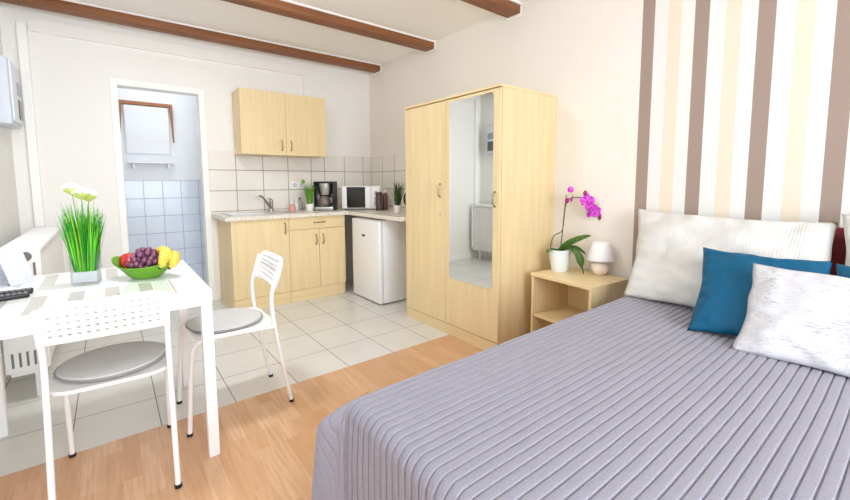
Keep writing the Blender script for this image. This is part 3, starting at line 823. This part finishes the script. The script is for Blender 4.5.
def make_chair(lab):
    t = thing('dining_chair', lab, 'chair', group='white dining chairs')
    for s in (-1, 1):
        x = s*.180
        bm = B(); tube(bm, [(x, -.24, .008), (x, -.205, .2), (x, -.17, .42), (x, -.158, .52), (x, -.158, .60), (x, -.172, .66), (x, -.205, .765)], .0105, 10, 5); build('rear_leg', bm, white_tube, t, True)
        bm = B(); tube(bm, [(x, .24, .008), (x, .228, .2), (x, .215, .37), (x, .205, .415), (x, .175, .44), (x, .12, .445), (x, 0, .443), (x, -.168, .436)], .0105, 10, 5); build('front_leg', bm, white_tube, t, True)
        bm = B(); lathe(bm, [(0, 0), (.013, 0), (.013, .014), (0, .014)], 12, (x, -.2405, 0)); build('foot_cap', bm, rubber, t, True); bm = B(); lathe(bm, [(0, 0), (.013, 0), (.013, .014), (0, .014)], 12, (x, .2405, 0)); build('foot_cap', bm, rubber, t, True)
    bm = B(); tube(bm, [(-.18, .11, .436), (.18, .11, .436)], .008); build('cross_bar', bm, white_tube, t, True); bm = B(); tube(bm, [(-.18, -.11, .434), (.18, -.11, .434)], .008); build('cross_bar', bm, white_tube, t, True)
    # seat plate with rounded corners and a gentle dish
    bm = B()
    def sq(a, sx, sy):
        c_, s_ = math.cos(a), math.sin(a); p_ = 2/5
        return (sx*abs(c_)**p_*(1 if c_ > 0 else -1), sy*abs(s_)**p_*(1 if s_ > 0 else -1))
    K = 56; rings = []
    for (k, z) in ((0, .450), (.5, .451), (.85, .455), (.97, .458), (1, .452), (.99, .446), (.9, .444), (0, .444)):
        if k == 0: rings.append([bm.verts.new((0, .01, z))])
        else: rings.append([bm.verts.new((sq(2*PI*q/K, .19*k, .2*k)[0], .01+sq(2*PI*q/K, .19*k, .19*k)[1], z)) for q in range(K)])
    for a, b in zip(rings, rings[1:]):
        for q in range(K):
            j = (q+1) % K
            if len(a) == 1: bm.faces.new((a[0], b[q], b[j]))
            elif len(b) == 1: bm.faces.new((a[q], a[j], b[0]))
            else: bm.faces.new((a[q], a[j], b[j], b[q]))
    build('seat', bm, white_pl, t, True)
    o = bpy.data.objects.new('backrest', BR); col.objects.link(o); o.parent = t
    return t
BR = backrest_mesh()
ch1 = make_chair('white perforated back chair in the foreground, back toward the viewer')
ch1.location = (-2.64, -2.44, 0); ch1.rotation_euler = (0, 0, -.045)
def copy_tree(o, parent=None):
    c = o.copy(); col.objects.link(c); c.parent = parent
    for ch in list(o.children): copy_tree(ch, c)
    return c
bpy.context.view_layer.update()
ch2 = copy_tree(ch1); ch2['label'] = 'white perforated back chair at the right end of the table'
ch2.location = (-2.145, -2.172, 0); ch2.rotation_euler = (0, 0, PI/2)
cush = mat('cushion_grey', (200, 200, 199), .85); n = N(cush); n.bump(n.noise(n.coord('Object'), 300, 3), .3, .002)
piping = mat('piping_grey', (150, 148, 146), .8)
def seat_cushion(loc, rz, lab):
    t = thing('seat_cushion', lab, 'cushion', loc, rz, 'round seat cushions')
    bm = B(); lathe(bm, [(0, 0), (.15, 0), (.172, .004), (.178, .012), (.172, .021), (.15, .026), (.08, .028), (0, .028)], 56); build('pad', bm, cush, t, True)
    bm = B(); P = [(.1785*math.cos(2*PI*k/56), .1785*math.sin(2*PI*k/56), .012) for k in range(57)]; tube(bm, P, .0035, 6, cap=False); build('piping', bm, piping, t, True)
seat_cushion((-2.64, -2.415, .4565), 0, 'round grey cushion on the seat of the foreground chair')
seat_cushion((-2.175, -2.172, .4565), 0, 'round grey cushion on the chair right of the table')

# ------------------------------------------------------------------ vase & grass
vp = (-2.714, -2.12, .7415)
t = thing('glass_vase', 'square clear glass vase holding green artificial grass on the table', 'vase', vp, -.14)
bm = B()
hw, hd, hh, th = .048, .045, .135, .005
for z0, z1, k in ((0, .010, 0),): box(bm, -hw, hw, -hd, hd, 0, .010, .002)
box(bm, -hw, -hw+th, -hd, hd, .010, hh, .001); box(bm, hw-th, hw, -hd, hd, .010, hh, .001)
box(bm, -hw+th, hw-th, -hd, -hd+th, .010, hh, .001); box(bm, -hw+th, hw-th, hd-th, hd, .010, hh, .001)
build('glass_body', bm, glass_m, t)
bm = B(); box(bm, -hw+th+.001, hw-th-.001, -hd+th+.001, hd-th-.001, .0105, .058, .002); build('filling', bm, mat('vase_filling', (212, 216, 220), .5), t, label='pale grey filling at the bottom of the vase')
t = thing('artificial_grass', 'bunch of bright green artificial grass with white flowers in the glass vase', 'grass', (vp[0], vp[1], vp[2]+.0585), -.14)
ga = green('grass_bright', (84, 196, 30), (40, 160, 22)); gb = green('grass_dark', (30, 132, 40), (20, 104, 34)); gc = green('grass_lime', (160, 214, 60), (120, 196, 40))
for m_, cnt in ((ga, 190), (gb, 110), (gc, 70)):
    bm = B()
    for k in range(cnt):
        bx_ = random.uniform(-.038, .038); by_ = random.uniform(-.035, .035)
        Lh = random.uniform(.20, .315)*(1-.25*abs(bx_)/.04*random.random())
        leafblade(bm, (bx_, by_, 0), math.atan2(by_*1.0, bx_*1.5)+random.uniform(-.35, .35), Lh, random.uniform(.0016, .0034), .022*random.random()+.5*abs(bx_), random.uniform(0, .25), 6, random.uniform(-1.5, 1.5))
    build('grass_blades', bm, m_, t)
fw = mat('flower_white', (246, 248, 226), .6); fy = mat('flower_calyx', (196, 214, 110), .6)
for (x, y, z) in ((.006, -.015, .335), (-.03, .01, .355), (.024, .02, .325)):
    bm = B(); tube(bm, [(x*.3, y*.3, 0), (x*.6, y, .18), (x, y, z)], .0014, 6, 4); s = build('flower_stem', bm, ga, t, True)
    bm = B(); lathe(bm, [(0, z-.022), (.008, z-.018), (.022, z-.008), (.030, z+.002), (.024, z+.008), (0, z+.008)], 18, (x, y, 0)); build('calyx', bm, fy, s, True)
    bm = B()
    for k in range(40):
        a = k*2.4; r_ = .029*math.sqrt(k/40); ball(bm, (x+r_*math.cos(a), y+r_*math.sin(a), z+.010+.016*(1-k/40)), .0065, seg=6)
    build('flower_head', bm, fw, s, True)

# ------------------------------------------------------------------ bowl + fruit
bp = Vector((-2.50, -2.15, .7415))
bt = thing('fruit_bowl', 'green leaf shaped bowl of fruit on the table', 'bowl', bp, AZ)
bowl_m = mat('bowl_green', (104, 160, 34), .25)
bm = B(); K = 64; rings = []
prof = [(0, 0, 0), (.9, .0, .0), (1, .004, 0), (1.15, .012, .0), (1.5, .034, .15), (1.85, .055, .5), (2.15, .070, 1), (2.12, .074, 1), (1.8, .060, .5), (1.45, .04, .1), (1.1, .019, 0), (.8, .010, 0), (0, .010, 0)]
def bowl_pt(k, z, up_, a):
    c_, s_ = math.cos(a), math.sin(a)
    f_ = (k-1)/1.15 if k > 1 else 0
    rx = .062*k*(1+.10*max(0, f_)*abs(c_)**3); ry = .055*k*(1-.22*max(0, f_))
    zz = z+up_*(.020*abs(c_)**4*(1.25 if c_ < 0 else .45)-.022*(s_ < 0)*s_*s_*.6)
    return (rx*c_, ry*s_, zz)
for (k, z, up_) in prof:
    if k == 0: rings.append([bm.verts.new((0, 0, z))])
    else: rings.append([bm.verts.new(bowl_pt(k, z, up_, 2*PI*q/K)) for q in range(K)])
for a, b in zip(rings, rings[1:]):
    for q in range(K):
        j = (q+1) % K
        if len(a) == 1: bm.faces.new((a[0], b[q], b[j]))
        elif len(b) == 1: bm.faces.new((a[q], a[j], b[0]))
        else: bm.faces.new((a[q], a[j], b[j], b[q]))
build('bowl_body', bm, bowl_m, bt, True)
Rb = Matrix.Rotation(AZ, 4, 'Z')
def bw(x, y, z): return bp+(Rb @ Vector((x, y, z)))
am = mat('apple_red', (190, 30, 38), .25); n = N(am); n.base(n.mix(n.ramp(n.noise(n.coord('Object', (1, 1, .3)), 30, 3), .4, .7), (186, 24, 36), (226, 106, 70)))
t = thing('apple', 'red apple at the left end of the green bowl', 'apple', bw(-.075, -.005, .045))
bm = B(); lathe(bm, [(0, .004), (.012, .0), (.026, .006), (.036, .026), (.038, .042), (.032, .06), (.018, .068), (.006, .063), (0, .058)], 28); build('body', bm, am, t, True)
bm = B(); tube(bm, [(0, 0, .058), (.002, 0, .07), (.005, 0, .078)], .0012, 6); build('stem', bm, stemm, t, True)
gr = mat('grape_purple', (96, 50, 84), .3); n = N(gr); n.base(n.mix(n.ramp(n.noise(n.coord('Object'), 45, 2), .35, .65), (84, 38, 72), (142, 88, 116)))
t = thing('grape_bunch', 'bunch of purple grapes in the middle of the green bowl', 'grapes', bw(0, 0, .06), AZ)
bm = B(); ball(bm, (0, 0, 0), .0125, 1, 1, 1.12, 14)
gme = None
spots = []
random.seed(11)
tries = 0
while len(spots) < 56 and tries < 9000:
    tries += 1
    x = random.uniform(-.075, .075); y = random.uniform(-.045, .035); z = random.uniform(-.01, .078)
    if (x/.078)**2+(y/.05)**2+((z-.008)/.07)**2 > 1: continue
    if all((Vector((x, y, z))-s).length > .0205 for s in spots): spots.append(Vector((x, y, z)))
g0 = build('grape', bm, gr, t, 'all'); g0.location = spots[0]
for s in spots[1:]:
    g = g0.copy(); col.objects.link(g); g.location = s; g.rotation_euler = (random.uniform(-.6, .6), random.uniform(-.6, .6), 0)
bm = B(); tube(bm, [(-.05, 0, .03), (-.02, 0, .045), (.03, 0, .04), (.055, 0, .03)], .0018, 6, 4)
for s in spots[::3]: tube(bm, [(s.x*.6, 0, .035), tuple(s)], .0009, 5)
build('stalk', bm, mat('stalk', (120, 120, 60), .6), t, True)
ba = mat('banana_yellow', (232, 196, 70), .45); n = N(ba); n.base(n.mix(n.ramp(n.noise(n.coord('Object'), 25, 3), .45, .8), (234, 198, 76), (212, 168, 60)))
def banana(lab, pts, r_):
    t = thing('banana', lab, 'banana', bw(0, 0, 0), AZ, 'bananas in the bowl')
    bm = B(); tube(bm, pts, r_, 10, 5, rad=[r_*.35, r_*.75, r_, r_*1.03, r_, r_*.8, r_*.3]); build('fruit', bm, ba, t, True)
    bm = B(); ball(bm, pts[-1], r_*.38, seg=8); build('tip', bm, mat('banana_tip', (50, 40, 24), .7), t, True)
banana('yellow banana lying highest at the back of the bowl', [(.02, .035, .102), (.055, .03, .122), (.09, .015, .12), (.115, -.005, .098), (.12, -.02, .072)], .021)
banana('yellow banana in front at the right end of the bowl', [(.06, .025, .108), (.085, .005, .115), (.105, -.022, .10), (.108, -.04, .075), (.098, -.048, .055)], .021)
banana('yellow banana at the far right rim of the bowl', [(.09, .045, .10), (.12, .03, .105), (.14, .005, .09), (.142, -.018, .068), (.132, -.03, .05)], .020)

# ------------------------------------------------------------------ remotes, papers
btn = mat('button_light', (150, 150, 155), .5)
def remote(loc, rz, lab, L_=.17):
    t = thing('remote_control', lab, 'remote control', loc, rz, 'remote controls')
    bm = B(); box(bm, -L_/2, L_/2, -.022, .022, 0, .018, .006, 3); build('case', bm, black_pl, t, True)
    bm = B()
    for k in range(9):
        for q in (-.012, 0, .012): box(bm, -L_/2+.018+k*.016, -L_/2+.025+k*.016, q-.0032, q+.0032, .018, .0195)
    build('buttons', bm, btn, t)
remote((-2.962, -2.185, .7415), .06, 'black remote control nearer the leaflet on the table', .16)
remote((-2.965, -2.262, .7415), .14, 'black remote control nearer the foreground chair on the table', .16)
pm = mat('paper_print', (246, 247, 252), .7); n = N(pm)
c = n.n('ShaderNodeTexCoord'); sp = n.n('ShaderNodeSeparateXYZ'); n.l(c.outputs['Object'], sp.inputs[0])
ln = n.math('LESS_THAN', n.math('FRACT', n.math('MULTIPLY', n.math('ADD', sp.outputs['Z'], 10.0), 1/.006)), .4)
wd = n.math('GREATER_THAN', n.noise(n.coord('Object', (1, 1, 1)), 110, 1), .47)
n.base(n.mix(n.math('MULTIPLY', n.math('MULTIPLY', ln, wd), .7), (226, 228, 236), (160, 168, 196)))
t = thing('leaflet', 'white folded leaflet standing on the table before the radiator', 'leaflet', (-2.975, -1.93, .7415), .92)
for s in (-1, 1):
    bm = B()
    M_ = Matrix.Translation((0, 0, .142)) @ Matrix.Rotation(s*.32, 4, 'X')
    box(bm, -.055, .055, -.0006, .0006, -.149, 0, M=M_); build('page', bm, pm, t)
bm = B(); box(bm, -.06, .06, -.09, .09, 0, .001); o = tag(build('paper_sheet', bm, pm), 'white sheet of paper lying flat beside the remote controls', 'paper')
o.location = (-3.02, -2.03, .7413); o.rotation_euler = (0, 0, .5)

# ------------------------------------------------------------------ light
w = bpy.data.worlds.new('world'); sc.world = w; w.use_nodes = True
w.node_tree.nodes['Background'].inputs[0].default_value = (.93, .96, 1, 1); w.node_tree.nodes['Background'].inputs[1].default_value = 1.5
def area(name, loc, rot, sx, sy, p, c=(1, 1, 1)):
    l = bpy.data.lights.new(name, 'AREA'); l.shape = 'RECTANGLE'; l.size = sx; l.size_y = sy; l.energy = p; l.color = c
    o = bpy.data.objects.new(name, l); col.objects.link(o); o.location = loc; o.rotation_euler = rot
    return o
area('window_daylight_left', (XL-.2, (wy0+wy1)/2, (wz0+wz1)/2), (0, -PI/2, 0), wz1-wz0, wy1-wy0, 12, (.9, .97, 1.06))
area('window_daylight_front', ((fx0+fx1)/2, YF-.2, 1.42), (PI/2, 0, 0), fx1-fx0, 1.85, 240, (.9, .97, 1.06))
t = thing('fill_lamp', 'round white fill lamp added above the table, unseen', 'lamp', (-2.35, -2.1, H))  # added fill lamp above the view, brightens the kitchen and left side
bm = B(); lathe(bm, [(0, 0), (.2, 0), (.2, -.03), (.18, -.035), (0, -.035)], 40); build('lamp_base', bm, white_pl, t, True)
em = mat('fill_lamp_diffuser', (255, 250, 242), .5, Emission_Strength=135.0); em.node_tree.nodes['Principled BSDF'].inputs['Emission Color'].default_value = (.93, .97, 1.0, 1)
bm = B(); lathe(bm, [(.178, -.035), (.176, -.06), (.15, -.085), (.09, -.1), (0, -.105)], 40); build('diffuser', bm, em, t, True)
# unseen fill light added under the bathroom ceiling to brighten that room
area('bathroom_fill', (-2.2, .4, 2.5), (0, 0, 0), .5, .3, 6.5, (.93, .97, 1))

sc.view_settings.view_transform = 'Standard'; sc.view_settings.look = 'None'
sc.view_settings.gamma = 1; sc.view_settings.use_curve_mapping = False
sc.view_settings.exposure = -0.9
try:
    sc.cycles.max_bounces = 12; sc.cycles.diffuse_bounces = 8; sc.cycles.use_denoising = True
    sc.cycles.sample_clamp_indirect = 6
except Exception: pass
